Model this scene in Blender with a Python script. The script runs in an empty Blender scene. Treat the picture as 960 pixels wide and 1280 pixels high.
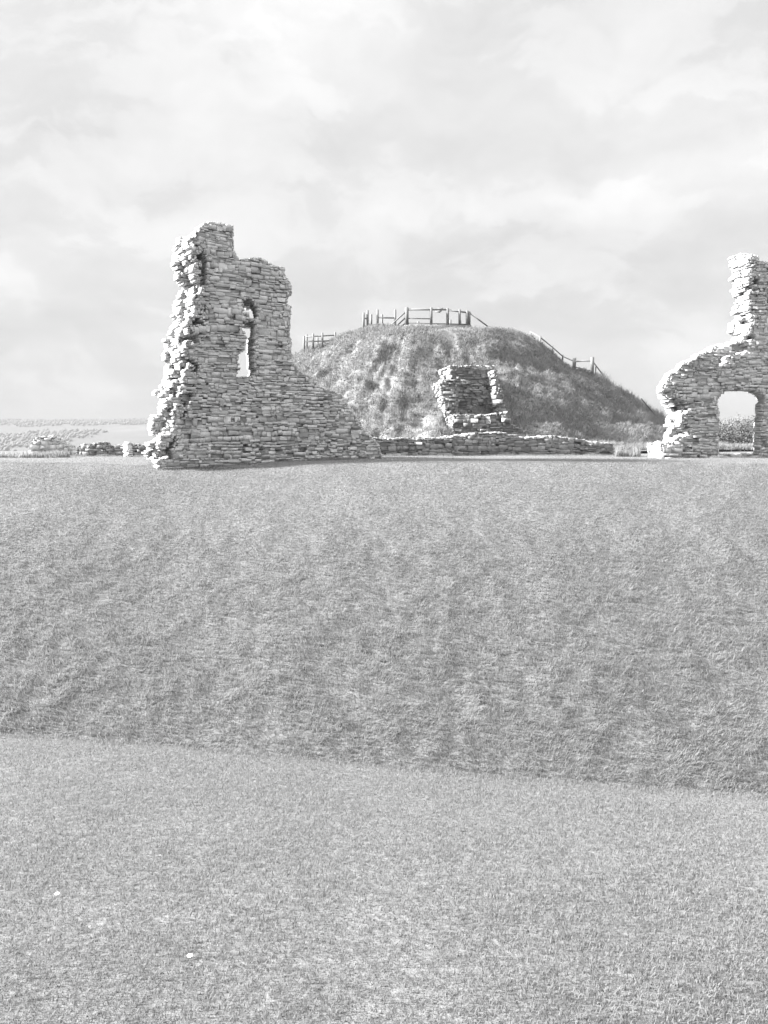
import bpy, math, random
import numpy as np
from mathutils import Vector

random.seed(7); RNG = np.random.default_rng(7)
sc = bpy.context.scene
COL = sc.collection
EYE = 1.6; F = 960.0; CX, CY = 480.0, 640.0; HOR = 540.0
TH = math.atan((CY - HOR) / F); CT, ST = math.cos(TH), math.sin(TH)
SUN_EL, SUN_AZ = math.radians(27.0), math.radians(0.0)     # azimuth: turned behind the picture plane from due left
SUN = Vector((-math.cos(SUN_EL) * math.cos(SUN_AZ), math.cos(SUN_EL) * math.sin(SUN_AZ), math.sin(SUN_EL)))


def ray(px, py):
    x, up = (px - CX) / F, (CY - py) / F
    return np.array([x, CT + up * ST, up * CT - ST])


def at(px, py, Y):
    d = ray(px, py); t = Y / d[1]
    return np.array([d[0] * t, Y, EYE + d[2] * t])


def proj(P):
    P = np.asarray(P, float); x = P[..., 0]; y = P[..., 1]; z = P[..., 2] - EYE
    fw = y * CT - z * ST; up = y * ST + z * CT
    return CX + F * x / fw, CY - F * up / fw


# ------------------------------------------------------------------ noise
def _h(i, j, k, s):
    n = (i * 374761393 + j * 668265263 + k * 2147483647 + s * 974711) & 0xFFFFFFFF
    n = ((n ^ (n >> 13)) * 1274126177) & 0xFFFFFFFF
    n = ((n ^ (n >> 16)) * 2246822519) & 0xFFFFFFFF
    return ((n ^ (n >> 15)) & 0xFFFFFF) / float(0xFFFFFF)


def vnoise(x, y, z=0.0, s=0):
    x, y, z = np.broadcast_arrays(np.asarray(x, float), np.asarray(y, float), np.asarray(z, float))
    xi, yi, zi = np.floor(x).astype(np.int64), np.floor(y).astype(np.int64), np.floor(z).astype(np.int64)
    a, b, c = x - xi, y - yi, z - zi
    a, b, c = a * a * (3 - 2 * a), b * b * (3 - 2 * b), c * c * (3 - 2 * c)
    r = 0
    for dx in (0, 1):
        for dy in (0, 1):
            for dz in (0, 1):
                r = r + (a if dx else 1 - a) * (b if dy else 1 - b) * (c if dz else 1 - c) * _h(xi + dx, yi + dy, zi + dz, s)
    return r


def fbm(x, y, z=0.0, s=0, o=4):
    r = 0; amp = 0.5; f = 1.0
    for k in range(o):
        r = r + amp * vnoise(np.asarray(x) * f, np.asarray(y) * f, np.asarray(z) * f, s + k * 17); amp *= .5; f *= 2.03
    return r / (1 - .5 ** o)


def smooth(a, b, t):
    t = np.clip((t - a) / (b - a), 0, 1); return t * t * (3 - 2 * t)


# ------------------------------------------------------------------ object helpers
def tag(o, label=None, cat=None, group=None, kind=None):
    if label: o['label'] = label
    if cat: o['category'] = cat
    if group: o['group'] = group
    if kind: o['kind'] = kind
    elif label: o['kind'] = 'thing'
    return o


def empty(name, loc):
    o = bpy.data.objects.new(name, None); o.empty_display_size = .3; o.location = loc; COL.objects.link(o); return o


def mesh_np(name, V, faces_flat, loop_tot, mat, parent=None, attr=None, smooth_sh=False):
    V = np.asarray(V, np.float32)
    off = np.zeros(3, np.float32)
    if parent is not None: off = np.array(parent.location, np.float32)
    m = bpy.data.meshes.new(name)
    m.vertices.add(len(V)); m.vertices.foreach_set('co', (V - off).ravel())
    fl = np.asarray(faces_flat, np.int32).ravel(); lt = np.asarray(loop_tot, np.int32)
    m.loops.add(len(fl)); m.loops.foreach_set('vertex_index', fl)
    m.polygons.add(len(lt))
    ls = np.zeros(len(lt), np.int32); ls[1:] = np.cumsum(lt)[:-1]
    m.polygons.foreach_set('loop_start', ls)
    if attr is not None:
        for k, v in attr.items():
            a = m.attributes.new(k, 'FLOAT', 'POINT'); a.data.foreach_set('value', np.asarray(v, np.float32).ravel())
    m.update(calc_edges=True); m.validate()
    if smooth_sh: m.polygons.foreach_set('use_smooth', np.ones(len(lt), bool))
    m.materials.append(mat)
    o = bpy.data.objects.new(name, m); COL.objects.link(o)
    if parent is not None: o.parent = parent
    return o


def grid_mesh(name, X, Y, Z, mat, **k):
    r, c = X.shape
    V = np.stack([X, Y, Z], -1).reshape(-1, 3)
    i = np.arange(r * c).reshape(r, c)
    q = np.stack([i[:-1, :-1], i[:-1, 1:], i[1:, 1:], i[1:, :-1]], -1).reshape(-1, 4)
    return mesh_np(name, V, q, np.full(len(q), 4), mat, smooth_sh=True, **k)


# ------------------------------------------------------------------ materials
def new_mat(name):
    m = bpy.data.materials.new(name); m.use_nodes = True
    n = m.node_tree.nodes; l = m.node_tree.links
    return m, n, l, n['Principled BSDF']


def ramp(n, stops):
    r = n.new('ShaderNodeValToRGB'); e = r.color_ramp.elements
    while len(e) < len(stops): e.new(.5)
    for k, (p, c) in enumerate(stops):
        e[k].position = p; e[k].color = (*c, 1)
    return r


def noise(n, l, scale, detail=5, rough=.6, dim=None, vec=None):
    t = n.new('ShaderNodeTexNoise'); t.inputs['Scale'].default_value = scale
    t.inputs['Detail'].default_value = detail; t.inputs['Roughness'].default_value = rough
    if vec: l.new(vec, t.inputs['Vector'])
    return t


def mixc(n, l, a, b, f, mode='MIX'):
    x = n.new('ShaderNodeMix'); x.data_type = 'RGBA'; x.blend_type = mode
    for s, v in ((x.inputs[6], a), (x.inputs[7], b), (x.inputs[0], f)):
        if hasattr(v, 'links'): l.new(v, s)
        else: s.default_value = v if isinstance(v, float) else (*v, 1)
    return x.outputs[2]


def grass_mat(name, stops, dry, patch=.35, dryness=.55):
    m, n, l, b = new_mat(name)
    a = n.new('ShaderNodeAttribute'); a.attribute_name = 'tint'
    r = ramp(n, [(p, (c, c, c)) for p, c in stops]); l.new(a.outputs['Fac'], r.inputs['Fac'])
    geo = n.new('ShaderNodeNewGeometry')
    t = noise(n, l, patch, 5, .62, vec=geo.outputs['Position'])
    r2 = ramp(n, [(.42, (0, 0, 0)), (.7, (1, 1, 1))]); l.new(t.outputs['Fac'], r2.inputs['Fac'])
    mm = n.new('ShaderNodeMath'); mm.operation = 'MULTIPLY'; mm.inputs[1].default_value = dryness
    l.new(r2.outputs['Color'], mm.inputs[0])
    c = mixc(n, l, r.outputs['Color'], (dry, dry, dry), mm.outputs[0])
    l.new(c, b.inputs['Base Color'])
    b.inputs['Roughness'].default_value = .6; b.inputs['Specular IOR Level'].default_value = .25
    tr = n.new('ShaderNodeBsdfTranslucent'); l.new(c, tr.inputs['Color'])      # thin leaves let light through
    mx = n.new('ShaderNodeMixShader'); mx.inputs[0].default_value = .48
    l.new(b.outputs[0], mx.inputs[1]); l.new(tr.outputs[0], mx.inputs[2])
    l.new(mx.outputs[0], n['Material Output'].inputs['Surface'])
    return m


def ground_mat():
    m, n, l, b = new_mat('turf_soil')
    geo = n.new('ShaderNodeNewGeometry')
    t = noise(n, l, .6, 8, .7, vec=geo.outputs['Position']); t2 = noise(n, l, 14, 6, .7, vec=geo.outputs['Position'])
    r = ramp(n, [(.3, (.12, .12, .12)), (.55, (.15, .15, .15)), (.75, (.18, .18, .18))]); l.new(t.outputs['Fac'], r.inputs['Fac'])
    r2 = ramp(n, [(.3, (.5, .5, .5)), (.75, (1.3, 1.3, 1.3))]); l.new(t2.outputs['Fac'], r2.inputs['Fac'])
    l.new(mixc(n, l, r.outputs['Color'], r2.outputs['Color'], 1.0, 'MULTIPLY'), b.inputs['Base Color'])
    bp = n.new('ShaderNodeBump'); bp.inputs['Strength'].default_value = .7; bp.inputs['Distance'].default_value = .05
    l.new(t2.outputs['Fac'], bp.inputs['Height']); l.new(bp.outputs['Normal'], b.inputs['Normal'])
    b.inputs['Roughness'].default_value = .95; b.inputs['Specular IOR Level'].default_value = .1
    return m


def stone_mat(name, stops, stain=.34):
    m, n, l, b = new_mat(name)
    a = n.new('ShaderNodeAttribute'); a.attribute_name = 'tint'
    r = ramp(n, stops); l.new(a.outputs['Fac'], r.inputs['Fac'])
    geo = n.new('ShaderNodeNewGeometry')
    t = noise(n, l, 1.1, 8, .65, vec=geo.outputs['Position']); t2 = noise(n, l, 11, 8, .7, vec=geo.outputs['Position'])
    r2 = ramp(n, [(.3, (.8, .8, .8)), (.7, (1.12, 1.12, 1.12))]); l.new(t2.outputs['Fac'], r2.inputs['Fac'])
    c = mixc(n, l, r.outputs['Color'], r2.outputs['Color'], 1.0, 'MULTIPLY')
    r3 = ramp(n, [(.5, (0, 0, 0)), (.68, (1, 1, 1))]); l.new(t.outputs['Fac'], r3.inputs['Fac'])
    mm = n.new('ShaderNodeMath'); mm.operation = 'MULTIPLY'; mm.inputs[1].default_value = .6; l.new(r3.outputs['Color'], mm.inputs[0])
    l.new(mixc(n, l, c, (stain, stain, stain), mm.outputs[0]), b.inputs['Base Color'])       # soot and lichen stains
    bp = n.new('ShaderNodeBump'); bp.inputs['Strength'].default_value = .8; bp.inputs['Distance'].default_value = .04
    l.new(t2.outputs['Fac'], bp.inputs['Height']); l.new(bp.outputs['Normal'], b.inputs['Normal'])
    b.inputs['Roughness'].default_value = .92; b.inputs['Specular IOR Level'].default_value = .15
    return m


def plain_mat(name, col, var=.35, scale=30, rough=.8):
    m, n, l, b = new_mat(name)
    geo = n.new('ShaderNodeNewGeometry'); t = noise(n, l, scale, 5, .6, vec=geo.outputs['Position'])
    r = ramp(n, [(.3, tuple(c * (1 - var) for c in col)), (.7, tuple(c * (1 + var) for c in col))])
    l.new(t.outputs['Fac'], r.inputs['Fac']); l.new(r.outputs['Color'], b.inputs['Base Color'])
    b.inputs['Roughness'].default_value = rough; return m


M_GROUND = ground_mat()
M_LAWN = grass_mat('lawn_blades', [(0, .155), (.5, .165), (1, .18)], .18, .9, .2)
M_BANK = grass_mat('bank_blades', [(0, .155), (.5, .195), (1, .24)], .23, .8, .3)
M_MOTTE = grass_mat('mound_blades', [(0, .13), (.5, .175), (1, .23)], .24, .3)
M_DRY = grass_mat('dry_stems', [(0, .15), (1, .3)], .25, 1.0)
M_STONE = stone_mat('sandstone_rubble', [(0, (.36, .36, .36)), (.5, (.42, .42, .42)), (1, (.48, .48, .48))])
M_SHADE_STONE = stone_mat('weathered_shade_stone', [(0, (.19, .19, .19)), (.5, (.235, .235, .235)), (1, (.28, .28, .28))], .17)  # weathered stone; shade of low walls and tower recess put into its colour
M_EARTH = plain_mat('eroded_earth', (.105, .105, .105), .4, 1.6, .95)
M_WOOD = plain_mat('weathered_timber', (.12, .12, .12))
M_BOARD = plain_mat('board_face', (.10, .10, .10), .1)
M_DECK = plain_mat('deck_timber', (.12, .12, .12))

# ------------------------------------------------------------------ terrain
_ex, _ey = [], []
for px, py in ((-120, 911), (0, 918), (200, 931), (400, 950), (600, 969), (800, 984), (960, 995), (1080, 1003)):
    d = ray(px, py); t = (-1.15 - EYE) / d[2]; _ex.append(d[0] * t); _ey.append(d[1] * t)
YC = 29.5
_cx, _cz = [], []
for px, py in ((-300, 577), (0, 578), (130, 580), (200, 583.5), (250, 586), (330, 585), (400, 581), (500, 578), (600, 577), (750, 578), (960, 580), (1200, 580)):
    p = at(px, py, YC); _cx.append(p[0]); _cz.append(p[2])
ZP = at(480, 574.0, 34)[2]


def edge_y(x):
    return np.interp(x, _ex, _ey) + np.where(x < _ex[0], (_ex[0] - x) * .16, 0) - np.where(x > _ex[-1], (x - _ex[-1]) * .16, 0)


def crest_z(x):
    return np.interp(x, _cx, _cz)


def H(x, y):
    x = np.asarray(x, float); y = np.asarray(y, float)
    ye = edge_y(x)
    lawn = np.where(y < 1.0, 0.0, -1.15 * (np.clip((y - 1.0) / (ye - 1.0), 0, None)) ** 1.12)
    lawn = lawn + .03 * (fbm(x * .5, y * .5, 0, 3) - .5) * smooth(1, 3, y) * (1 - smooth(ye - 1, ye, y))
    drop = -1.15 - (y - ye) * .85 - .10
    near = np.where(y < ye, lawn, np.where(y < ye + .25, -1.15 - (y - ye) * 1.25, drop))
    cz = crest_z(x)
    d = YC - y                      # distance before the crest
    bank = cz - np.where(d < 0, 0, np.where(d < 1.6, .62 * d * d / 3.2 + .04 * d, .62 * (d - .8) + .064))
    bank = bank + (fbm(x * .35, y * .35, 0, 11) - .5) * .22 * smooth(.6, 4, d) + (fbm(x * 2.6, y * 2.6, 0, 12, 3) - .5) * .09 * smooth(1.2, 5, d)
    floor_ = -7.3 + .3 * (fbm(x * .2, y * .2, 0, 5) - .5)
    t = smooth(0, 3.0, -d)
    plateau = cz * (1 - t) + ZP * t + .06 * (fbm(x * .3, y * .3, 0, 8) - .5)
    far = np.where(y < YC, np.maximum(bank, floor_), plateau)
    z = np.where(y < 14, np.maximum(near, floor_), far)
    # the ditch round the mound, then the hillside falling to the valley
    fall = smooth(46, 130, y) * 6 + smooth(110, 420, y) * 26
    side = smooth(38, 90, np.abs(x)) * 5
    z = z - fall - side * smooth(35, 60, y)
    return z


def build_ground():
    ys = np.concatenate([np.linspace(-60, -1, 20), np.linspace(0, 14, 150), np.linspace(14.1, 34, 190), np.linspace(34.4, 60, 60), np.geomspace(62, 6000, 60)])
    s = np.sinh(np.linspace(-2.6, 2.6, 261)) / np.sinh(2.6)
    X = np.outer(22 + np.abs(ys) * 1.1, s); Y = np.repeat(ys[:, None], len(s), 1)
    o = grid_mesh('ground', X, Y, H(X, Y), M_GROUND); tag(o, kind='structure')


build_ground()


# ------------------------------------------------------------------ grass
def blades(name, P, L, W, lean, az, tint, mat, bend=True, parent=None):
    n = len(P); L = L[:, None]; W = W[:, None]
    dirv = np.stack([np.cos(az), np.sin(az), np.zeros(n)], 1)
    fa = RNG.uniform(0, math.tau, n)
    side = np.stack([np.cos(fa), np.sin(fa), np.zeros(n)], 1)
    up = np.array([0, 0, 1.0])
    cl, sl = np.cos(lean)[:, None], np.sin(lean)[:, None]
    tip = P + up * L * cl + dirv * L * sl
    a, b = P - side * W / 2, P + side * W / 2
    if bend:
        mid = P + up * L * .58 * np.cos(lean * .6)[:, None] + dirv * L * .58 * np.sin(lean * .6)[:, None]
        V = np.stack([a, b, mid + side * W * .38, mid - side * W * .38, tip], 1).reshape(-1, 3)
        i = np.arange(n)[:, None] * 5
        q = i + np.array([0, 1, 2, 3]); t = i + np.array([3, 2, 4])
        fl = np.concatenate([q, t], 1).ravel(); lt = np.tile([4, 3], n); k = 5
    else:
        V = np.stack([a, b, tip], 1).reshape(-1, 3)
        fl = (np.arange(n)[:, None] * 3 + np.array([0, 1, 2])).ravel(); lt = np.full(n, 3); k = 3
    o = mesh_np(name, V, fl, lt, mat, parent, {'tint': np.repeat(tint, k)})
    return o


def grass_lawn():
    n = 620000
    # density follows the distance to the viewer's stand, still a real lawn on every side
    y = 1.3 + 6.6 * RNG.random(n) ** 1.25
    x = (RNG.random(n) * 2 - 1) * (1.5 + y * .72)
    k = y < edge_y(x) + .12
    x, y = x[k], y[k]; n = len(x)
    P = np.stack([x, y, H(x, y) - .003], 1)
    pn = fbm(x * 1.7, y * 1.7, 0, 31, 4); st = vnoise(x * 1.5 + y * .8, y * 7, 0, 33)
    L = RNG.uniform(.011, .026, n) * (.6 + .8 * pn)
    L *= 1 + .5 * smooth(-.25, 0, y - edge_y(x))
    az = math.tau * RNG.random(n); lean = RNG.uniform(.2, 1.15, n)
    tint = np.clip(.45 * RNG.random(n) + .5 * pn + .5 * (st - .5), 0, 1)
    o = blades('lawn_grass', P, L, RNG.uniform(.0022, .0042, n) * (.8 + y * .12), lean, az, tint, M_LAWN)
    tag(o, 'short mown green grass of the lawn in the foreground', 'grass', kind='stuff')


def grass_bank():
    n = 760000
    y = 14.5 + 15.2 * RNG.random(n); x = (RNG.random(n) * 2 - 1) * (4 + y * .62)
    d = YC - y
    cl = .3 * fbm(x * 2.2, y * 2.6, 0, 41, 4) + .7 * fbm(x * 5.5 + y * 2, y * 5, 0, 42, 3); big = .5 + .4 * (fbm(x * .35, y * .45, 0, 43, 4) - .5)
    low = smooth(2, 9, d)
    keep = RNG.random(n) < np.clip(.6 + .6 * (cl - .33), .1, 1) * (.55 + .45 * (1 - low)) + .15
    x, y, cl, big, low, d = (q[keep] for q in (x, y, cl, big, low, d)); n = len(x)
    P = np.stack([x, y, H(x, y) - .01], 1)
    L = (.05 + .12 * low * (.4 + 1.4 * np.clip(cl - .25, 0, 1)) + .02 * RNG.random(n)) * RNG.uniform(.6, 1.3, n)
    az = -math.pi / 2 + (vnoise(x * 2.4, y * 2.4, 0, 47) - .5) * 4 + RNG.normal(0, .7, n)
    lean = np.clip(RNG.normal(.75, .3, n) + .45 * (vnoise(x * 3.2, y * 3.2, 0, 49) - .5), .1, 1.4)
    tint = np.clip(.3 * RNG.random(n) + 1.0 * (cl - .5) + .35 + .6 * (big - .5), 0, 1)
    o = blades('bank_grass', P, L, RNG.uniform(.010, .019, n), lean, az, tint, M_BANK)
    tag(o, 'rough tussocky grass on the far bank of the ditch', 'grass', kind='stuff')


FEET = [((-7.45, 29.75), (-.7, 34.4)), ((-3.0, 38.0), (3.4, 38.4)), ((3.5, 39.0), (11.6, 39.5)), ((13.0, 35.4), (19.0, 36.6)), ((-15.5, 38.0), (-11.8, 38.2))]


def grass_bailey():
    n = 170000
    y = 29.4 + 16 * RNG.random(n) ** 1.5; x = (RNG.random(n) * 2 - 1) * (5 + y * .6)
    P = np.stack([x, y, H(x, y) - .005], 1)
    pn = fbm(x * .8, y * .8, 0, 53)
    ft = []
    for (x0, y0), (x1, y1) in FEET:
        q = RNG.random(2600)[:, None]; ft.append(np.array([[x0, y0]]) * (1 - q) + np.array([[x1, y1]]) * q + RNG.normal(0, .09, (2600, 2)) - np.array([[0, .12]]))
    ft = np.concatenate(ft); P = np.concatenate([P, np.stack([ft[:, 0], ft[:, 1], H(ft[:, 0], ft[:, 1]) - .01], 1)])
    m_ = n; n = len(P); pn = np.concatenate([pn, RNG.random(n - m_)]); tall = np.where(np.arange(n) < m_, 1.0, 1 + 3.2 * vnoise(P[:, 0] * 1.6, P[:, 1] * 1.6, 0, 55))
    o = blades('bailey_grass', P, tall * RNG.uniform(.03, .06, n), RNG.uniform(.009, .018, n), RNG.uniform(.2, 1.1, n), math.tau * RNG.random(n),
               np.clip(.3 * RNG.random(n) + .6 * pn + .1, 0, 1), M_BANK, False)
    tag(o, 'short grass on the level castle ground behind the bank', 'grass', kind='stuff')


grass_lawn(); grass_bank(); grass_bailey()

# ------------------------------------------------------------------ the mound
MC = at(535, 560, 72.0); MR_PX = 345.0; PXM = 72.0 / F
_rl = np.array([0, 50, 84, 102, 128, 156, 175, 240, 300, 350, 400]); _yl = np.array([408, 411, 409, 417, 428, 437, 445, 486, 526, 556, 562])
_rr = np.array([0, 50, 76, 102, 125, 144, 177, 207, 252, 294, 345, 400]); _yr = np.array([408, 407, 410, 411, 419, 432, 456, 467, 490, 518, 552, 562])


def mound_z(x, y):
    dx, dy = x * 72.0 / np.minimum(y, 72.0) - MC[0], y - MC[1]
    r = np.hypot(dx, dy); c = dx / np.maximum(r, 1e-6)
    dy2 = np.where(dy < 0, np.minimum(dy + 5, 0) * 1.24, dy); rp = np.hypot(dx * np.where(dx < 0, 1.16, 1.0), dy2) / PXM
    hl = np.interp(rp, _rl, _yl); hr = np.interp(rp, _rr, _yr)
    w = smooth(-.9, .9, c)
    py = hl * (1 - w) + hr * w
    z = EYE + (HOR - py) / F * np.minimum(y, 72.0)
    slope = smooth(90, 150, rp) * (1 - smooth(330, 380, rp))
    ang = np.arctan2(dy, dx)
    gully = .35 * (fbm(ang * 34, r * .12, 0, 70, 2) - .5) + fbm(ang * 9 + .25 * fbm(x * .3, y * .3, 0, 66), r * .07, 0, 67, 3) - .5         # rain-cut runnels down the face
    ledge = np.abs((z * .55 + 1.6 * fbm(x * .12, y * .12, 0, 68)) % 1.0 - .5) - .25          # broken ledges
    z = z + slope * ((fbm(x * .22, y * .22, 0, 61) - .5) * 1.3 + (fbm(x * .8, y * .8, 0, 62) - .5) * .9 + (fbm(x * 2.1, y * 2.1, 0, 63, 3) - .5) * .5 + (gully * 1.2 + ledge * .4) * (1 - .7 * smooth(2, 10, dx)))
    z = z - 2.2 * np.exp(-((x - 6.2) / 1.7) ** 2 - ((y - 49.6) / 1.6) ** 4)       # the hollow in front of the tower's back wall
    return z


def calibrate_mound():
    """Lower or raise the profile until its skyline has the surveyed shape."""
    global _yl, _yr
    targ = [(379, 437), (407, 428), (433, 417), (451, 410), (485, 411), (510, 408), (585, 408), (611, 411), (637, 412), (660, 420), (679, 433), (712, 459), (742, 470), (761, 478), (787, 493), (810, 508), (829, 521)]
    for _ in range(5):
        d = []
        for px, ty in targ:
            Y, z = skyline(px); _, y = proj(np.array([(px - CX) / F * Y, Y, z])); d.append(ty - y)
        off = np.array([p - 535 for p, _ in targ], float); d = np.array(d)
        _yr = _yr + np.where(_rr < 300, np.interp(_rr, off[off > 0], d[off > 0]), 0); _yl = _yl + np.where(_rl < 180, np.interp(_rl, -off[off < 0][::-1], d[off < 0][::-1]), 0)


def skyline(px):
    ys = np.linspace(44, 80, 240); d = ray(px, 440); x = d[0] / d[1] * ys
    z = mound_z(x, ys); e = (z - EYE) / ys; k = int(np.argmax(e)); return ys[k], float(z[k])


calibrate_mound()


def build_mound():
    a = np.linspace(0, math.tau, 721); r = np.linspace(0, 30.5, 240)
    A, R = np.meshgrid(a, r); X = MC[0] + R * np.cos(A); Y = MC[1] + R * np.sin(A)
    o = grid_mesh('mound', X, Y, mound_z(X, Y), M_EARTH); tag(o, kind='structure')
    n = 560000
    rr = 30 * np.sqrt(RNG.random(n)); aa = RNG.random(n) * math.tau
    k = (np.sin(aa) < .45) | (rr < 9) | (RNG.random(n) < .25)
    gx, gy = MC[0] + rr * np.cos(aa), MC[1] + rr * np.sin(aa)
    bare = fbm(gx * .45, gy * .45, 0, 64, 4)
    k &= (RNG.random(n) < np.clip((bare - .28) * 7 + 2 * smooth(2, 9, gx - MC[0]), .2, 1)) | (rr < 8)
    rr, aa = rr[k], aa[k]; x = MC[0] + rr * np.cos(aa); y = MC[1] + rr * np.sin(aa); n = len(x)
    P = np.stack([x, y, mound_z(x, y) - .02], 1)
    cl = fbm(x * .8, y * .8, P[:, 2] * .8, 65, 4); right = smooth(6, 16, x - MC[0])
    L = RNG.uniform(.12, .42, n) * (.3 + 1.6 * np.clip(cl - .15, 0, 1)) * (1 + .5 * right)
    L = np.where(rr < 9, L * .55, L)
    az = np.arctan2(y - MC[1], x - MC[0]) + RNG.normal(0, .8, n)
    o = blades('mound_grass', P, L, RNG.uniform(.03, .055, n), np.clip(RNG.normal(.75, .3, n), 0, 1.4), az,
               np.clip(.4 * RNG.random(n) + .9 * cl - .15, 0, 1), M_MOTTE)
    tag(o, 'long rough grass covering the castle mound', 'grass', kind='stuff')
    # scrub along the right hand shoulder
    n = 5200
    t = RNG.random(n); px = 735 + t * 105
    x = MC[0] + (px - 535 + RNG.normal(0, 8, n)) * PXM; y = MC[1] + RNG.normal(-1, 2.2, n)
    P = np.stack([x, y, mound_z(x, y) - .05], 1)
    L = RNG.uniform(.3, 1.0, n) * (.4 + 1.1 * vnoise(x * .7, y * .7, 0, 69))
    o = blades('scrub', P, L, RNG.uniform(.02, .06, n), np.abs(RNG.normal(.2, .3, n)), math.tau * RNG.random(n), RNG.random(n), M_MOTTE)
    tag(o, 'dark twiggy scrub on the right shoulder of the mound', 'scrub', kind='stuff')


build_mound()


# ------------------------------------------------------------------ rubble masonry
def in_poly(poly, x, y):
    p = np.asarray(poly, float); x0, y0 = p[:, 0], p[:, 1]; x1, y1 = np.roll(x0, -1), np.roll(y0, -1)
    x = np.asarray(x)[..., None]; y = np.asarray(y)[..., None]
    c = ((y0 > y) != (y1 > y)) & (x < (x1 - x0) * (y - y0) / (y1 - y0 + 1e-12) + x0)
    return (c.sum(-1) % 2) == 1


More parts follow.
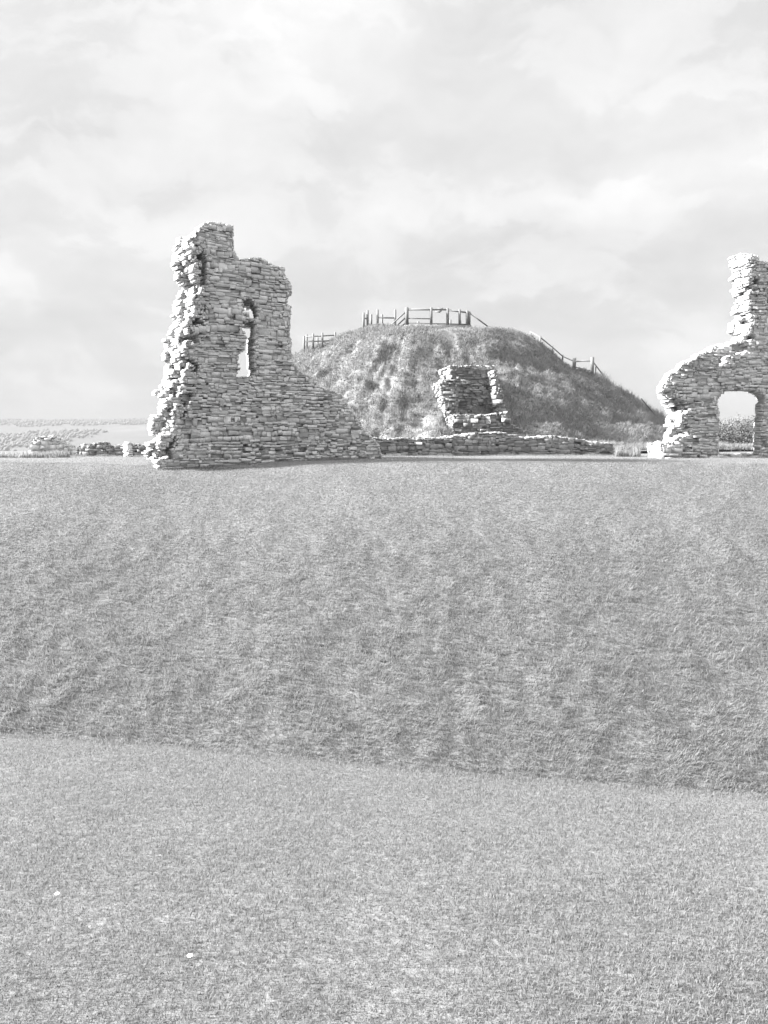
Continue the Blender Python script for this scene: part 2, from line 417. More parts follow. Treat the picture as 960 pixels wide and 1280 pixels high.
class Wall:
    """A wall of laid rubble: courses of separate stones, several deep, kept where `inside` says the wall still stands."""

    def __init__(s, origin, ang, thick):
        s.o = np.array(origin, float); s.a = ang; s.T = thick
        s.U = np.array([math.cos(ang), math.sin(ang), 0]); s.W = np.array([-math.sin(ang), math.cos(ang), 0])
        s.boxes = []

    def world(s, u, v, w):
        u, v, w = np.broadcast_arrays(np.asarray(u, float), np.asarray(v, float), np.asarray(w, float))
        P = s.o + u[..., None] * s.U + w[..., None] * s.W
        P = P.copy(); P[..., 2] += v
        return P

    def uv(s, px, py):
        d = ray(px, py); e = np.array([0, 0, EYE]); n = s.W
        t = np.dot(s.o - e, n) / np.dot(d, n); p = e + t * d - s.o
        return np.dot(p, s.U), p[2]

    def lay(s, u0, u1, v0, v1, inside, hmin=.07, hmax=.17, lmin=.12, lmax=.46, layer=.45, minsz=.09, jit=.017):
        nl = max(1, round(s.T / layer)); cand = []
        for k in range(nl):
            w0, w1 = s.T * k / nl, s.T * (k + 1) / nl
            v = v0
            while v < v1:
                h = random.uniform(hmin, hmax) * random.choice((.7, .85, 1, 1, 1.3, 1.7)); u = u0 - random.uniform(0, .4)
                while u < u1:
                    L = random.uniform(lmin, lmax) * random.choice((.8, 1, 1, 1.4))
                    if random.random() < .10 and h > .11:      # two thin slips instead of one stone
                        m = h * random.uniform(.4, .6)
                        cand.append((u, u + L, v, v + m, w0, w1, k)); cand.append((u, u + L, v + m, v + h, w0, w1, k))
                    else: cand.append((u, u + L, v, v + h, w0, w1, k))
                    u += L
                v += h
        B = np.array(cand); keep = []
        wp = (fbm((B[:, 0] + B[:, 1]) * .28, (B[:, 2] + B[:, 3]) * .22, 0, 157, 3) - .5) * .55; B[:, 2] += wp; B[:, 3] += wp; g = np.linspace(.08, .92, 3)
        while len(B):
            U = B[:, 0:1] + (B[:, 1:2] - B[:, 0:1]) * np.tile(g, 3); V = B[:, 2:3] + (B[:, 3:4] - B[:, 2:3]) * np.repeat(g, 3)
            W_ = np.repeat((B[:, 4:5] + B[:, 5:6]) / 2, 9, 1); K = np.repeat(B[:, 6:7], 9, 1)
            c = inside(U.ravel(), V.ravel(), W_.ravel(), K.ravel()).reshape(-1, 9).sum(1)
            du, dv = B[:, 1] - B[:, 0], B[:, 3] - B[:, 2]
            small = (np.maximum(du, dv) < minsz * 1.35)
            keep.append(B[(c == 9) | (small & (c >= 5))])
            S = B[(c > 0) & (c < 9) & ~small]
            wide = (S[:, 1] - S[:, 0]) >= (S[:, 3] - S[:, 2])
            A1, A2 = S.copy(), S.copy()
            mu, mv = (S[:, 0] + S[:, 1]) / 2, (S[:, 2] + S[:, 3]) / 2
            A1[wide, 1] = mu[wide]; A2[wide, 0] = mu[wide]; A1[~wide, 3] = mv[~wide]; A2[~wide, 2] = mv[~wide]
            B = np.concatenate([A1, A2]) if len(S) else np.zeros((0, 7))
        B = np.concatenate(keep); n = len(B); k = B[:, 6]
        cu, cv = (B[:, 0] + B[:, 1]) / 2, (B[:, 2] + B[:, 3]) / 2
        face = (fbm(cu * .9, cv * .9, s.a, 151, 4) - .5) * .22 + RNG.normal(0, jit, n) + np.where(RNG.random(n) < .03, .09, 0)
        B[:, 4] += np.where(k == 0, face, -.04 + RNG.normal(0, .02, n)); B[:, 5] += np.where(k == nl - 1, RNG.normal(0, jit, n), .04)
        tint = np.clip(RNG.normal(.45, .22, n) + .5 * (fbm(cu * .6, cv * .6, 0, 153, 4) - .5), 0, 1)
        s.boxes.append(np.column_stack([B[:, :6], tint]))

    def build(s, name, mat, parent=None, gap=.004):
        B = np.concatenate(s.boxes); n = len(B)
        cor = np.array([(i, j, k) for k in (0, 1) for j in (0, 1) for i in (0, 1)])     # u,v,w bits
        u = np.where(cor[:, 0], B[:, 1:2] - gap, B[:, 0:1] + gap); v = np.where(cor[:, 1], B[:, 3:4] - gap, B[:, 2:3] + gap)
        # two rings a few centimetres behind each face chamfer the stones
        w0, w1 = B[:, 4:5], B[:, 5:6]; ch = .014
        rings = []
        du = (B[:, 1:2] - B[:, 0:1]); dv = (B[:, 3:4] - B[:, 2:3]); cu = (B[:, 0:1] + B[:, 1:2]) / 2; cv = (B[:, 2:3] + B[:, 3:4]) / 2
        q = np.array([(-1, -1), (1, -1), (1, 1), (-1, 1)])
        for w, f in ((w0, .72), (w0 + ch, 1.0), (w1 - ch, 1.0), (w1, .72)):
            fu = np.maximum(du / 2 - (gap if f == 1 else gap + .007), du * .3); fv = np.maximum(dv / 2 - (gap if f == 1 else gap + .006), dv * .3)
            uu = cu + q[:, 0] * fu; vv = cv + q[:, 1] * fv; ww = np.repeat(w, 4, 1)
            rings.append(np.stack([uu + RNG.normal(0, .010, uu.shape), vv + RNG.normal(0, .008, vv.shape), ww + RNG.normal(0, .012, ww.shape)], -1))
        R = np.concatenate(rings, 1)                                                   # n,16,3
        P = s.world(R[..., 0], R[..., 1], R[..., 2]).reshape(-1, 3)
        fs = [(3, 2, 1, 0)]
        for r in range(3):
            for j in range(4):
                a = r * 4 + j; b = r * 4 + (j + 1) % 4; fs.append((a, b, b + 4, a + 4))
        fs.append((12, 13, 14, 15))
        fs = np.array(fs); F_ = (np.arange(n)[:, None, None] * 16 + fs).reshape(-1, 4)
        return mesh_np(name, P, F_, np.full(len(F_), 4), mat, parent, {'tint': np.repeat(B[:, 6], 16)})


def lim(tab, v):      # piecewise linear limit, table of (v, u)
    t = sorted(tab); return np.interp(v, [a for a, _ in t], [b for _, b in t])


def wob(u, v, w, s, amp):
    return (fbm(u * 1.7, v * 2.2, w * 1.7, s, 3) - .5) * 2 * amp


# left ruin: the tall wall with the slit window
SIL_L = [(190, 596), (193, 588), (196, 579), (186, 573), (178, 570), (177, 567), (182, 565), (182, 555), (190, 549), (187, 532), (188, 505), (196, 500), (189, 491), (188, 489), (195, 487),
         (196, 470), (197, 462), (192, 457), (192, 453), (197, 450), (204, 445), (208, 435), (209, 430), (201, 425), (200, 423), (211, 421), (211, 415), (216, 407), (213, 403), (212, 395),
         (219, 383), (219, 370), (222, 357), (220, 345), (217, 330), (217, 315), (219, 307), (222, 304), (222, 299), (242, 296), (241, 293), (245, 287), (255, 280), (264, 279), (280, 283), (289, 284),
         (288, 301), (288, 312), (292, 321), (296, 327), (306, 325), (322, 324), (340, 334), (353, 336), (351, 342), (357, 352), (361, 360), (361, 370), (356, 372), (356, 382), (361, 385), (359, 397),
         (358, 420), (361, 430), (359, 435), (362, 446), (361, 450), (372, 464), (388, 472), (396, 484), (407, 487), (424, 494), (426, 502), (434, 509), (443, 522), (453, 539), (461, 547), (470, 556), (480, 600)]
HOLES_L = [([(304, 377), (309, 374), (316, 378), (317, 386), (320, 388), (319, 398), (313, 398), (312, 391), (307, 390), (304, 384)], .55),
           ([(303, 402), (315, 401), (316, 418), (305, 416)], .55),
           ([(308.5, 415), (316, 414), (315, 440), (316, 456), (319, 464), (312, 471), (296, 471), (300, 461), (299, 444), (307, 437)], .40)]


def left_ruin():
    y0 = 29.7; p = at(238, 587, y0)
    z0 = float(H(p[0], p[1])) - .35
    W = Wall((p[0], p[1], z0), math.radians(35), 2.2)
    uL = []
    for px, py in ((238, 280), (236, 300), (240, 320), (242, 340), (243, 360), (240, 390), (236, 410), (230, 430), (232, 460), (226, 480), (222, 500), (214, 520), (205, 540), (200, 560), (196, 592)):
        u, v = W.uv(px, py); uL.append((v, u))

    def inside(u, v, w, k):
        P = W.world(u, v, w)
        x, y = proj(P)
        n = wob(u, v * 1.4, w * 1.8, 71, .16)
        ok = in_poly(SIL_L, x, y) & (u > lim(uL, v) + n * 2 - np.where(k > 0, .25, 0) * (fbm(v * 1.5, w * 2, 0, 73) > .5))
        ok &= ~((u - lim(uL, v) < .55) & (fbm(u * 2.6, v * 3.4, w * 2.6, 77, 3) > .54) & (v > .5))        # stones lost from the broken end
        for poly, kk in HOLES_L:
            for q in (0, .25, .5, .75, 1):
                hx, hy = proj(W.world(u - kk * q * w, v, 0 * w)); ok &= ~in_poly(poly, hx, hy)
        return ok

    W.lay(-2.2, 9.6, 0, 10.6, inside)
    t = empty('ruined_wall', (p[0] + 3, p[1] + 2, z0 + .35))
    tag(t, 'tall ruined stone wall with narrow slit window and slope down to its right', 'ruin', 'tall ruined walls')
    W.build('masonry', M_STONE, t)


SIL_R = [(824, 600), (826, 553), (828, 545), (833, 530), (836, 520), (833, 508), (828, 503), (825, 496), (824, 484), (829, 477), (837, 466), (848, 460), (849, 455), (866, 449), (868, 445), (885, 436),
         (890, 433), (902, 427), (901, 425), (906, 420), (905, 413), (910, 404), (908, 404), (917, 398), (916, 391), (919, 384), (915, 381), (919, 370), (914, 362), (915, 354), (910, 344), (909, 332), (910, 327),
         (904, 322), (912, 320), (923, 318), (936, 320), (944, 322), (945, 329), (955, 329), (960, 335), (957, 340), (955, 350), (966, 352), (967, 356), (955, 358), (956, 369), (972, 370), (972, 374), (956, 375), (958, 384), (968, 385), (957, 388),
         (955, 402), (957, 413), (966, 417), (985, 415), (1000, 419), (1012, 430), (1030, 436), (1036, 452), (1052, 470), (1049, 500), (1060, 530), (1066, 600)]
HOLE_R = [(899, 568), (899, 533), (899, 520), (897, 504), (899.5, 498), (903, 493), (908, 489.5), (916, 487.5), (926, 487), (936, 487.5), (943, 489.5), (948, 493), (951, 498), (952, 502), (949, 506), (949, 520), (947, 530), (946, 568)]
LOSS_R = [(862, 455), (880, 440), (900, 428), (932, 432), (930, 440), (905, 446), (897, 462), (880, 468), (868, 464)]


def right_ruin():
    y0 = 36.0; p = at(850, 576, y0); z0 = float(H(p[0], p[1])) - .35
    W = Wall((p[0], p[1], z0), math.radians(8), 1.7)
    uL = []
    for px, py in ((937, 318), (936, 415), (932, 424), (900, 431), (862, 446), (840, 459), (826, 470), (821, 480), (825, 490), (842, 500), (851, 512), (852, 520), (848, 540), (842, 553), (832, 556), (830, 600)):
        u, v = W.uv(px, py); uL.append((v, u))

    def inside(u, v, w, k):
        x, y = proj(W.world(u, v, w)); n = wob(u, v * 1.4, w * 1.8, 81, .13)
        ok = in_poly(SIL_R, x, y) & (u > lim(uL, v) + 2 * n)
        ok &= ~((u - lim(uL, v) < .5) & (fbm(u * 2.6, v * 3.4, w * 2.6, 77, 3) > .54) & (v > .5))        # stones lost from the broken end
        for q in (0, .33, .66, 1):
            hx, hy = proj(W.world(u - .64 * q * w, v, 0 * w)); ok &= ~in_poly(HOLE_R, hx, hy)
        hx, hy = proj(W.world(u - .3 * w, v, 0 * w)); ok &= ~in_poly([(933, 391), (938, 391), (938, 404), (933, 404)], hx, hy)
        ok &= ~((k == 0) & in_poly(LOSS_R, x, y))
        return ok

    W.lay(-2.5, 9.5, 0, 11.2, inside)
    t = empty('ruined_wall', (p[0] + 3, p[1] + .8, z0 + .35))
    tag(t, 'ruined stone wall with square arched opening and a thin column rising from it', 'ruin', 'tall ruined walls')
    W.build('masonry', M_STONE, t)


def low_wall(px0, px1, tops, Y, ang, thick, label, grp=None, base=577, mat=None, hmax=.2):
    p = at(px0, base, Y); z0 = float(H(p[0], p[1])) - .2
    W = Wall((p[0], p[1], z0), math.radians(ang), thick)
    u1, _ = W.uv(px1, base)
    tab = [(W.uv(px, py)[0], W.uv(px, py)[1]) for px, py in tops]
    us, vs = [a for a, _ in tab], [b for _, b in tab]

    def inside(u, v, w, k):
        return (v < np.interp(u, us, vs) + wob(u, v * 0, w, 91, .06)) & (u > 0) & (u < u1 + wob(u * 0, v, w, 93, .1))

    W.lay(0, u1 + .3, 0, max(vs) + .4, inside, .06, hmax, .14, .5, .45, .09, .011)
    o = W.build('low_wall', mat or M_STONE)
    tag(o, label, 'ruin', grp or 'low remains of walls'); return o


left_ruin(); right_ruin()
low_wall(405, 567, [(400, 549), (470, 547.5), (520, 548), (567, 546.5)], 38.0, 8, 1.2, 'low level-topped wall in shade between the tall ruin and the foot of the mound', mat=M_SHADE_STONE, hmax=.15)
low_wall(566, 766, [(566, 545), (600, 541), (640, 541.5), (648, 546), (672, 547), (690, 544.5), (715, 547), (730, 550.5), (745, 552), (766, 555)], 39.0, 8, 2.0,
         'low stepped broken wall in front of the dark right side of the mound', hmax=.15, mat=M_SHADE_STONE)
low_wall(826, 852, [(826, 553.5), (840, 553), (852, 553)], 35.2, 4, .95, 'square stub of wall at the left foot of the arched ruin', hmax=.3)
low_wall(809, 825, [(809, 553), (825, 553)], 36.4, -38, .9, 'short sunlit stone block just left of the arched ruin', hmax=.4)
low_wall(96, 186, [(94, 560), (100, 556), (118, 553), (130, 553), (133, 556.5), (160, 556), (190, 555.5)], 38.0, 5, .9, 'low dark wall running up to the left side of the tall ruin', mat=M_SHADE_STONE)
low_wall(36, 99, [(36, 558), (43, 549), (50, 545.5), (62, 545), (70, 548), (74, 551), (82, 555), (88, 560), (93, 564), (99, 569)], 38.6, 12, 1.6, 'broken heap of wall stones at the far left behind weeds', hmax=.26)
low_wall(154, 160, [(154, 553), (160, 553)], 37.2, -30, .25, 'small upright pale stone standing at the low dark wall', base=565, hmax=.5)


# tower stump on the mound face
def tower_stump():
    Y = 48.8; p = at(549, 549, Y); z0 = p[2] - 1.2
    t = empty('tower_stump', (p[0] + 2, p[1] + 1, z0))
    tag(t, 'broken tower base with a dark square recess on the face of the mound', 'ruin')

    def part(name, poly, dy, ang, thick):
        W = Wall((p[0], p[1] + dy, z0), math.radians(ang), thick)
        us = [W.uv(a, b) for a, b in poly]
        pu = np.array(us)

        def inside(u, v, w, k):
            n = wob(u, v, w, 101, .1)
            return in_poly(pu, u + n, v + n)
        W.lay(pu[:, 0].min() - .2, pu[:, 0].max() + .2, max(pu[:, 1].min(), 0), pu[:, 1].max(), inside, .09, .24, .15, .5, .9, .12, .06)
        W.build(name, M_SHADE_STONE, t)
    part('pier', [(549, 480), (556, 472), (571, 474), (574, 516), (578, 560), (566, 560)], 0.0, 3, 6.5)
    part('back_wall', [(562, 457), (620, 456), (626, 522), (566, 524)], 2.4, 8, 5.0)
    part('pier', [(616.5, 464), (620, 463), (624, 485), (629, 492), (634, 517), (622, 520)], 1.0, 10, 6.0)
    part('plinth', [(566, 518), (600, 519), (634, 515), (640, 530), (668, 541), (668, 565), (566, 565)], -2.0, 3, 5.5)


tower_stump()


# ------------------------------------------------------------------ timber fences on the mound
def beam(a, b, r, seg=6):
    a, b = Vector(a), Vector(b); d = (b - a).normalized()
    x = d.orthogonal().normalized(); y = d.cross(x); V = []
    for e in (a, b):
        for i in range(seg):
            t = math.tau * i / seg; V.append(e + (x * math.cos(t) + y * math.sin(t)) * r)
    Fc = [[i, (i + 1) % seg, seg + (i + 1) % seg, seg + i] for i in range(seg)] + [list(range(seg))[::-1], list(range(seg, 2 * seg))]
    return V, Fc


def beam_obj(name, a, b, r, mat, parent, seg=6):
    V, Fc = beam(a, b, r, seg)
    return mesh_np(name, [tuple(v) for v in V], [i for f in Fc for i in f], [len(f) for f in Fc], mat, parent)


def ground_at(px, Y):
    x = (px - CX) / F * Y * 1.0
    d = ray(px, 420); x = d[0] * Y / d[1]
    return x, float(mound_z(np.array(x), np.array(Y)))


def post(px, top, bot, Y, r, parent):
    a = at(px, bot, Y); b = at(px, top, Y); x, g = ground_at(px, Y)
    beam_obj('post', (a[0], Y, min(a[2], g) - .15), b, r, M_WOOD, parent)


def fence(name, label, Y, posts, rails, r=.055):
    a = at(posts[0][0], posts[0][2], Y)
    t = empty(name, tuple(a)); tag(t, label, 'fence', 'timber fences on the mound')
    for px, top, bot, k in posts: post(px, top, bot, Y + k, r, t)
    for (x0, y0, x1, y1) in rails: beam_obj('rail', at(x0, y0, Y), at(x1, y1, Y), r * .6, M_WOOD, t)
    return t


fence('timber_fence', 'short grey post fence on the left shoulder of the mound beside the tall ruin', 66.0,
      [(380, 420, 437, 0), (383.5, 418, 436, 1.2), (391.5, 417, 435, 0), (397, 422, 434, 1.5), (403, 416, 431, 0), (419, 415, 424, 0)],
      [(383, 421, 418, 419), (380, 427, 412, 426)], .09)
fence('timber_fence', 'row of closely set thin posts left of the viewing platform', 66.0,
      [(454.5, 391, 409, 0), (459.5, 388, 409, 0), (464, 393, 408, 2), (472, 387, 409, 0), (477.5, 393, 409, 1.5), (494, 387, 411, 0)],
      [(472, 397, 494, 397.5), (454, 398, 460, 398)], .10)


def platform():
    Y = 64.0
    a = at(508, 407, Y); t = empty('viewing_platform', tuple(a))
    tag(t, 'timber viewing platform with railings on top of the mound', 'platform')
    # deck
    c0, c1 = at(505, 406.5, Y), at(589, 408.0, Y)
    V = []; z = c0[2]
    for yy in (Y - .15, Y + 3.2):
        for xx in (c0[0], c1[0]):
            for zz in (z - .3, z): V.append((xx, yy, zz))
    fs = [(0, 2, 3, 1), (4, 5, 7, 6), (0, 1, 5, 4), (2, 6, 7, 3), (1, 3, 7, 5), (0, 4, 6, 2)]
    mesh_np('deck', V, np.array(fs).ravel(), np.full(6, 4), M_DECK, t)
    for px, top, r in ((508.5, 384.5, .15), (539, 384.5, .11), (559.5, 385.5, .12), (574.5, 387, .10), (584, 388.5, .12), (587, 389.5, .08)):
        beam_obj('post', at(px, 407, Y), at(px, top, Y), r, M_WOOD, t, 8)
    for px, top in ((525, 395), (550, 399), (567, 393), (580, 394)):
        beam_obj('post', at(px, 406, Y) + np.array([0, 3, 0]), at(px, top, Y) + np.array([0, 3, 0]), .09, M_WOOD, t)
    R = ((508, 387, 559, 387, .07), (559, 387.5, 587, 391, .07), (508, 398, 540, 398.5, .045), (508, 404, 587, 405.5, .05))
    for x0, y0, x1, y1, r in R: beam_obj('rail', at(x0, y0, Y), at(x1, y1, Y), r, M_WOOD, t)
    for (x0, y0, x1, y1) in ((587, 391, 611, 409), (508, 389, 487, 408), (508, 396, 492, 411), (508, 403, 498, 411)):
        beam_obj('handrail', at(x0, y0, Y), at(x1, y1, Y), .06, M_WOOD, t)
    b = empty('information_board', tuple(at(549, 387, Y))); tag(b, 'small tilted dark information board fixed on the platform rail', 'sign')
    q0, q1, q2, q3 = at(544, 389.5, Y - .25), at(551, 389.5, Y - .25), at(554, 384.8, Y + .3), at(547, 384.8, Y + .3)
    V = [tuple(q) for q in (q0, q1, q2, q3)] + [tuple(q + np.array([0, 0, -.06])) for q in (q0, q1, q2, q3)]
    mesh_np('panel', V, np.array([(0, 1, 2, 3), (7, 6, 5, 4), (0, 4, 5, 1), (1, 5, 6, 2), (2, 6, 7, 3), (3, 7, 4, 0)]).ravel(), np.full(6, 4), M_BOARD, b)
    beam_obj('bracket', at(549, 387.5, Y), at(549, 391, Y), .05, M_WOOD, b)


platform()


def stair_rail():
    t = empty('handrail', tuple(at(679, 432, 70))); tag(t, 'timber handrail descending the right shoulder of the mound with a square landing', 'handrail')

    def on(px, up):        # a point `up` pixels of height above the shoulder's edge
        Y, z = skyline(px); Y = max(Y, 60.0)
        return np.array([(px - CX) / F * Y, Y, z + up / F * Y])
    for px, up in ((660, 6), (672, 8), (687, 8), (700, 8)): beam_obj('post', on(px, -6), on(px, up), .07, M_WOOD, t)
    for px, up in ((714.5, 13), (736.5, 20)): beam_obj('post', on(px, -6), on(px, up), .16, M_WOOD, t)
    q = [on(660, 5), on(672, 6), on(687, 6), on(700, 6), on(712, 8)]
    for a, b in zip(q[:-1], q[1:]): beam_obj('rail', a, b, .05, M_WOOD, t)
    a, b = on(714.5, 9), on(736.5, 16); beam_obj('rail', a, b, .07, M_WOOD, t); beam_obj('rail', a - np.array([0, 0, .5]), b - np.array([0, 0, .9]), .05, M_WOOD, t)
    beam_obj('rail', b, on(750, 4), .05, M_WOOD, t); beam_obj('post', on(741, -5), on(741, 11), .05, M_WOOD, t)
    q = [on(784, -16), on(806, -24), on(826, -30)]
    for a, b in zip(q[:-1], q[1:]): beam_obj('rail', a - np.array([0, 3, -.6]), b - np.array([0, 3, -.6]), .05, M_WOOD, t)


stair_rail()


# ------------------------------------------------------------------ weeds and tussocks
def weed_patch(name, px0, px1, Y, hmin, hmax, n, label, mat, cat, kind=None):
    px = RNG.uniform(px0, px1, n); yy = Y + RNG.uniform(-.5, .5, n); x = (px - CX) / F * yy
    P = np.stack([x, yy, H(x, yy)], 1)
    L = RNG.uniform(hmin, hmax, n) * (.5 + vnoise(x * 1.6, yy, 0, 111))
    o = blades(name, P, L, RNG.uniform(.015, .04, n), np.abs(RNG.normal(.15, .3, n)), math.tau * RNG.random(n), RNG.random(n), mat)
    tag(o, label, cat, kind=kind)


weed_patch('dry_weeds', -60, 88, 36.6, .08, .34, 2600, 'pale dry weeds in front of the heap of stones at far left', M_DRY, 'weeds', 'stuff')
weed_patch('grass_tussock', 768, 800, 37.5, .15, .5, 700, 'sunlit pale grass tussock between the stepped wall and the sunlit block', M_DRY, 'grass')


def daisy(px, py, label):
    d = ray(px, py); lo, hi = 1.0, 9.0
    for _ in range(50):
        m = (lo + hi) / 2; p = np.array([0, 0, EYE]) + d * m
        if p[2] > float(H(p[0], p[1])): lo = m
        else: hi = m
    p = np.array([0, 0, EYE]) + d * lo; p[2] += .012
    t = empty('daisy', tuple(p)); tag(t, label, 'flower', 'daisies in the lawn')
    V = []; Fc = []; k = 0
    for i in range(11):
        a = math.tau * i / 11; c, s_ = math.cos(a), math.sin(a)
        for r, wd, z in ((.003, .001, .0), (.0085, .0022, .002), (.011, .0008, .001)):
            V += [(p[0] + c * r - s_ * wd, p[1] + s_ * r + c * wd, p[2] + z), (p[0] + c * r + s_ * wd, p[1] + s_ * r - c * wd, p[2] + z)]
        Fc += [(k, k + 1, k + 3, k + 2), (k + 2, k + 3, k + 5, k + 4)]; k += 6
    mesh_np('petals', V, np.array(Fc).ravel(), np.full(len(Fc), 4), plain_mat('daisy_petal', (.8, .8, .78), .02), t)
    beam_obj('flower_centre', (p[0], p[1], p[2] - .001), (p[0], p[1], p[2] + .003), .0035, plain_mat('daisy_centre', (.35, .35, .35), .1), t, 8)
    beam_obj('stem', (p[0], p[1], p[2] - .03), (p[0], p[1], p[2]), .0008, M_LAWN, t, 5)


daisy(71.5, 1120.5, 'small white daisy in the lawn, the one nearer the left edge')
daisy(237.5, 1198.5, 'small white daisy in the lawn, the lower one towards the middle')


# ------------------------------------------------------------------ distance
def hills():
    m, n, l, b = new_mat('far_hills')
    geo = n.new('ShaderNodeNewGeometry'); mp = n.new('ShaderNodeMapping'); mp.inputs['Scale'].default_value = (.009, .004, .03)
    l.new(geo.outputs['Position'], mp.inputs['Vector'])
    t = noise(n, l, 1.0, 8, .65, vec=mp.outputs['Vector'])
    r = ramp(n, [(.38, (.05, .05, .05)), (.5, (.065, .065, .065)), (.6, (.085, .085, .085)), (.72, (.14, .14, .14))]); l.new(t.outputs['Fac'], r.inputs['Fac'])
    l.new(r.outputs['Color'], b.inputs['Base Color']); b.inputs['Roughness'].default_value = 1
    sx = np.linspace(-1, 1, 300); ty = np.linspace(0, 1, 40)
    S, T = np.meshgrid(sx, ty)
    Y = 500 + T * 1500; X = S * (900 + Y)
    top = EYE + (HOR - 526 + 4 * (fbm(X / 260, Y * 0, 0, 121, 5) - .5) + 2.2 * smooth(-.2, .2, S + .2) * 0) / F * 2000
    Z = -32 + (top + 32) * smooth(0, 1, T) ** .8 + (fbm(X / 60, Y / 90, 0, 123, 4) - .5) * 7 * T
    o = grid_mesh('hills', X, Y, Z, m); tag(o, kind='structure')
    # woods on the slope, one uncountable mass
    n = 36000
    x = RNG.uniform(-1300, 1300, n); y = 560 + 1380 * RNG.random(n)
    k = fbm(x / 160, y / 220, 0, 127, 4) > .5; x, y = x[k], y[k]; n = len(x)
    T2 = (y - 500) / 1500; tp = EYE + (HOR - 526 + 4 * (fbm(x / 260, 0 * x, 0, 121, 5) - .5)) / F * 2000
    z = -32 + (tp + 32) * smooth(0, 1, T2) ** .8 + (fbm(x / 60, y / 90, 0, 123, 4) - .5) * 7 * T2
    crown_blobs('far_woods', np.stack([x, y, z], 1), RNG.uniform(1.8, 3.6, n), 'dark far off woodland on the hills across the valley')


def crown_blobs(name, C, R, label):
    q = np.array([(0, 0, -.5), (1, 0, .1), (.3, .95, 0), (-.8, .6, .1), (-.8, -.6, 0), (.3, -.95, .1), (.1, 0, 1.0), ])
    f = np.array([(0, 2, 1), (0, 3, 2), (0, 4, 3), (0, 5, 4), (0, 1, 5), (6, 1, 2), (6, 2, 3), (6, 3, 4), (6, 4, 5), (6, 5, 1)])
    n = len(C)
    V = C[:, None] + (q[None] + RNG.normal(0, .12, (n, 7, 3))) * R[:, None, None] + np.array([0, 0, 1]) * R[:, None, None] * .5
    Fc = (np.arange(n)[:, None, None] * 7 + f).reshape(-1, 3)
    o = mesh_np(name, V.reshape(-1, 3), Fc.ravel(), np.full(len(Fc), 3), M_TREE)
    tag(o, label, 'woodland', kind='stuff')


M_TREE = plain_mat('tree_foliage', (.105, .105, .105), .3, 3, .9)
hills()


def hedge(px0, px1, Y, top, label):
    n = 4200
    px = RNG.uniform(px0, px1, n); y = Y + RNG.normal(0, 1.4, n); x = (px - CX) / F * y
    g = H(x, y); tz = at(0, top, Y)[2] + (fbm(x * .35, 0 * x, 0, 131, 4) - .5) * 1.6
    z = g + (tz - g) * RNG.random(n) ** .7
    nb = 26
    P = (np.stack([x, y, z], 1)[:, None] + RNG.normal(0, .28, (n, nb, 3))).reshape(-1, 3)
    N = len(P)
    o = blades('hedge', P, RNG.uniform(.07, .17, N), RNG.uniform(.06, .12, N), RNG.uniform(0, 1.6, N), math.tau * RNG.random(N), RNG.random(N), M_TREE, False)
    tag(o, label, 'hedge', kind='stuff')


hedge(860, 1075, 66.0, 534, 'dark hedge seen through the arched opening of the ruin')


def mast(px, top, bot, label):
    Y = 1990.0
    a, b = at(px, bot + 2, Y), at(px, top, Y)
    t = empty('mast', tuple(a)); tag(t, label, 'mast', 'masts on the far hills')
    beam_obj('shaft', a, b, .9, plain_mat('mast_metal', (.25, .25, .25), .1), t)
    for k in (.55, .8): beam_obj('crossarm', a + (b - a) * k - np.array([2.2, 0, 0]), a + (b - a) * k + np.array([2.2, 0, 0]), .35, M_WOOD, t)


mast(41, 519.5, 526, 'pale mast on the far hills, the one nearer the left edge')
mast(125.5, 520.5, 528, 'thin mast on the far hills nearer the tall ruin')


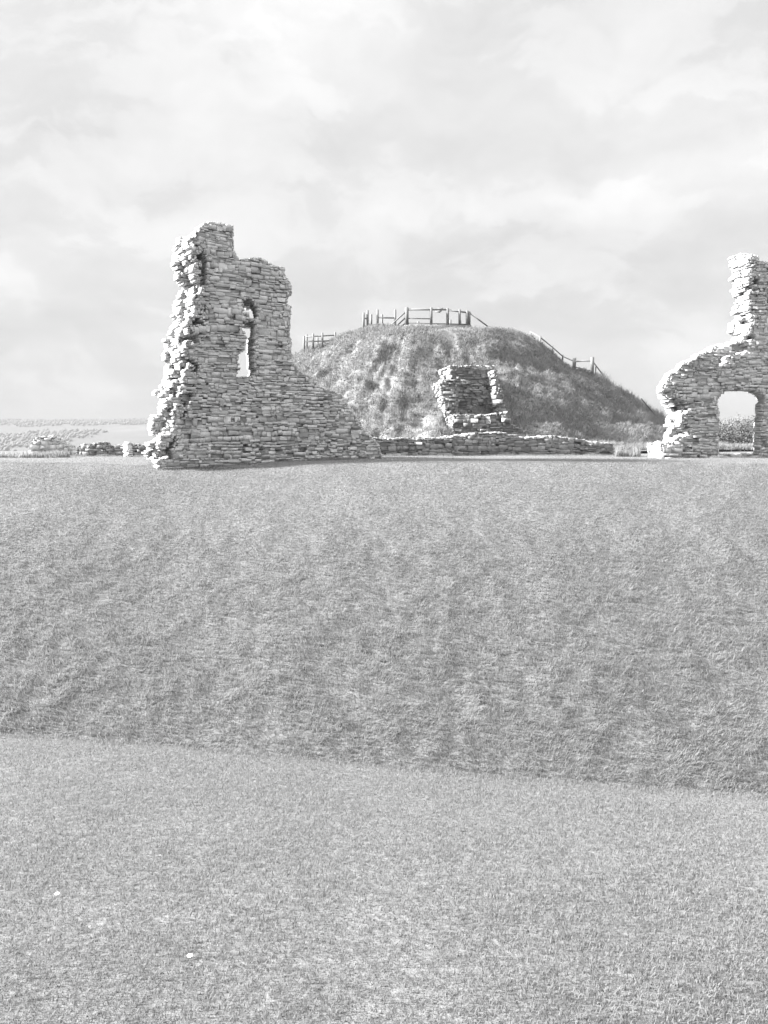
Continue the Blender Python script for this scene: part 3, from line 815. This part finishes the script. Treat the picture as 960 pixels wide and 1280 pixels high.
# ------------------------------------------------------------------ sky, sun, camera
def world():
    w = bpy.data.worlds.new('World'); sc.world = w; w.use_nodes = True
    n, l = w.node_tree.nodes, w.node_tree.links; n.clear()
    out = n.new('ShaderNodeOutputWorld'); bg = n.new('ShaderNodeBackground'); bg.inputs['Strength'].default_value = .05
    sky = n.new('ShaderNodeTexSky'); sky.sky_type = 'NISHITA'; sky.sun_disc = False
    sky.sun_elevation = SUN_EL; sky.sun_rotation = math.atan2(SUN.x, SUN.y)
    sky.air_density = 1.0; sky.dust_density = 1.5; sky.altitude = 60
    tc = n.new('ShaderNodeTexCoord'); sep = n.new('ShaderNodeSeparateXYZ'); l.new(tc.outputs['Generated'], sep.inputs[0])

    def math_(op, a, b=None):
        m = n.new('ShaderNodeMath'); m.operation = op
        for i, v in enumerate((a, b)):
            if v is None: continue
            if hasattr(v, 'links'): l.new(v, m.inputs[i])
            else: m.inputs[i].default_value = v
        return m.outputs[0]
    zz = math_('ADD', math_('MAXIMUM', sep.outputs[2], 0.0), .12)
    cmb = n.new('ShaderNodeCombineXYZ'); l.new(math_('DIVIDE', sep.outputs[0], zz), cmb.inputs[0]); l.new(math_('DIVIDE', sep.outputs[1], zz), cmb.inputs[1])
    mp = n.new('ShaderNodeMapping'); mp.inputs['Scale'].default_value = (.75, 1.25, 1); mp.inputs['Rotation'].default_value = (0, 0, .12); mp.inputs['Location'].default_value = (3.1, .4, 0)
    l.new(cmb.outputs[0], mp.inputs['Vector'])
    t = noise(n, l, .8, 7, .52, vec=mp.outputs['Vector']); t.inputs['Distortion'].default_value = .5
    t2 = noise(n, l, 3.2, 6, .6, vec=tc.outputs['Generated'])
    warp = n.new('ShaderNodeVectorMath'); warp.operation = 'SCALE'; warp.inputs['Scale'].default_value = .22
    w2 = n.new('ShaderNodeVectorMath'); w2.operation = 'SUBTRACT'; w2.inputs[1].default_value = (.5, .5, .5)
    l.new(t2.outputs['Color'], w2.inputs[0]); l.new(w2.outputs[0], warp.inputs[0])
    dirw = n.new('ShaderNodeVectorMath'); dirw.operation = 'ADD'; l.new(tc.outputs['Generated'], dirw.inputs[0]); l.new(warp.outputs[0], dirw.inputs[1])
    val = math_('MULTIPLY', math_('SUBTRACT', t.outputs['Fac'], .5), .30)
    mp3 = n.new('ShaderNodeMapping'); mp3.inputs['Scale'].default_value = (5, 5, 13); mp3.inputs['Rotation'].default_value = (0, .2, 0); l.new(dirw.outputs[0], mp3.inputs['Vector'])
    t3 = noise(n, l, 1.0, 8, .58, vec=mp3.outputs['Vector'])
    val = math_('ADD', val, math_('MULTIPLY', math_('SUBTRACT', t3.outputs['Fac'], .5), .55))
    val = math_('ADD', val, SKY_BASE)
    # firmer upper edges on some of the cloud banks
    ed = n.new('ShaderNodeMapRange'); ed.interpolation_type = 'SMOOTHSTEP'; ed.inputs['From Min'].default_value = .49; ed.inputs['From Max'].default_value = .56; ed.inputs['To Max'].default_value = .05
    l.new(t3.outputs['Fac'], ed.inputs['Value']); val = math_('ADD', val, ed.outputs[0])
    # broad cloud masses: direction, half widths, how much lighter or darker
    for px, py, wx, wy, amt in SKY_MASSES:
        d = ray(px, py); d = d / np.linalg.norm(d)
        sub = n.new('ShaderNodeVectorMath'); sub.operation = 'SUBTRACT'; sub.inputs[1].default_value = tuple(d); l.new(dirw.outputs[0], sub.inputs[0])
        scl = n.new('ShaderNodeVectorMath'); scl.operation = 'MULTIPLY'; scl.inputs[1].default_value = (1 / wx, .8, 1 / wy); l.new(sub.outputs[0], scl.inputs[0])
        ln = n.new('ShaderNodeVectorMath'); ln.operation = 'LENGTH'; l.new(scl.outputs[0], ln.inputs[0])
        g = math_('EXPONENT', math_('MULTIPLY', math_('MULTIPLY', ln.outputs['Value'], ln.outputs['Value']), -1.0))
        val = math_('ADD', val, math_('MULTIPLY', g, amt))
    cc = n.new('ShaderNodeCombineXYZ')
    # out-of-view deck overhead brightened beyond natural overcast, added to fill the shade
    zen = n.new('ShaderNodeMapRange'); zen.interpolation_type = 'SMOOTHSTEP'; l.new(sep.outputs[2], zen.inputs['Value'])
    zen.inputs['From Min'].default_value = .56; zen.inputs['From Max'].default_value = .95; zen.inputs['To Min'].default_value = 1; zen.inputs['To Max'].default_value = ZENITH_FILL
    sc_ = math_('MULTIPLY', math_('MULTIPLY', val, SKY_GAIN), zen.outputs[0])
    for i in range(3): l.new(sc_, cc.inputs[i])
    # a full deck of bright cloud; only a trace of clear sky comes through
    bw = n.new('ShaderNodeRGBToBW'); l.new(sky.outputs[0], bw.inputs[0])
    c = mixc(n, l, cc.outputs[0], bw.outputs[0], .04)
    l.new(c, bg.inputs['Color']); l.new(bg.outputs[0], out.inputs['Surface'])


SKY_BASE, SKY_GAIN, ZENITH_FILL = .85, .94, 7.0
SKY_MASSES = [(400, 60, .14, .05, .17), (310, 45, .05, .02, .08), (690, 215, .30, .07, .10), (960, 230, .2, .1, .06), (440, 250, .22, .06, -.05), (760, 300, .25, .035, -.09),
              (60, 190, .14, .04, -.06), (300, 95, .08, .04, -.05), (100, 470, .35, .14, -.10), (560, 480, .4, .1, -.05), (900, 420, .25, .1, -.04)]
world()
sl = bpy.data.lights.new('sun', 'SUN'); sl.energy = 1.65; sl.angle = math.radians(6.0); sl.color = (1, 1, 1)
so = bpy.data.objects.new('sun', sl); COL.objects.link(so); so.rotation_euler = (-SUN).to_track_quat('-Z', 'Y').to_euler()



def haze():
    x, y0, y1, zb, zt = 7000.0, -80.0, 6300.0, -60.0, 60.0
    V = [(a, b, c) for a in (-x, x) for b in (y0, y1) for c in (zb, zt)]
    fs = [(0, 1, 3, 2), (4, 6, 7, 5), (0, 4, 5, 1), (2, 3, 7, 6), (0, 2, 6, 4), (1, 5, 7, 3)]
    m = bpy.data.materials.new('thin_haze'); m.use_nodes = True; n = m.node_tree.nodes; n.clear()
    o_ = n.new('ShaderNodeOutputMaterial'); v = n.new('ShaderNodeVolumePrincipled'); m.node_tree.links.new(v.outputs[0], o_.inputs['Volume'])
    v.inputs['Density'].default_value = HAZE_D; v.inputs['Color'].default_value = (HAZE_C, HAZE_C, HAZE_C, 1); v.inputs['Anisotropy'].default_value = 0
    o = mesh_np('haze', V, np.array(fs).ravel(), np.full(6, 4), m); tag(o, kind='stuff')


HAZE_D, HAZE_C = .0006, .25
haze()

cam = bpy.data.cameras.new('camera'); cam.sensor_fit = 'VERTICAL'; cam.sensor_height = 36; cam.lens = F / 1280 * 36
cam.clip_start = .05; cam.clip_end = 20000
co = bpy.data.objects.new('camera', cam); COL.objects.link(co); co.location = (0, 0, EYE); co.rotation_euler = (math.pi / 2 - TH, 0, 0)
sc.camera = co
vs = sc.view_settings; vs.view_transform = 'Standard'; vs.look = 'None'; vs.gamma = 1; vs.exposure = 4.25
sc.cycles.use_denoising = True
sc.cycles.max_bounces = 5; sc.cycles.diffuse_bounces = 3
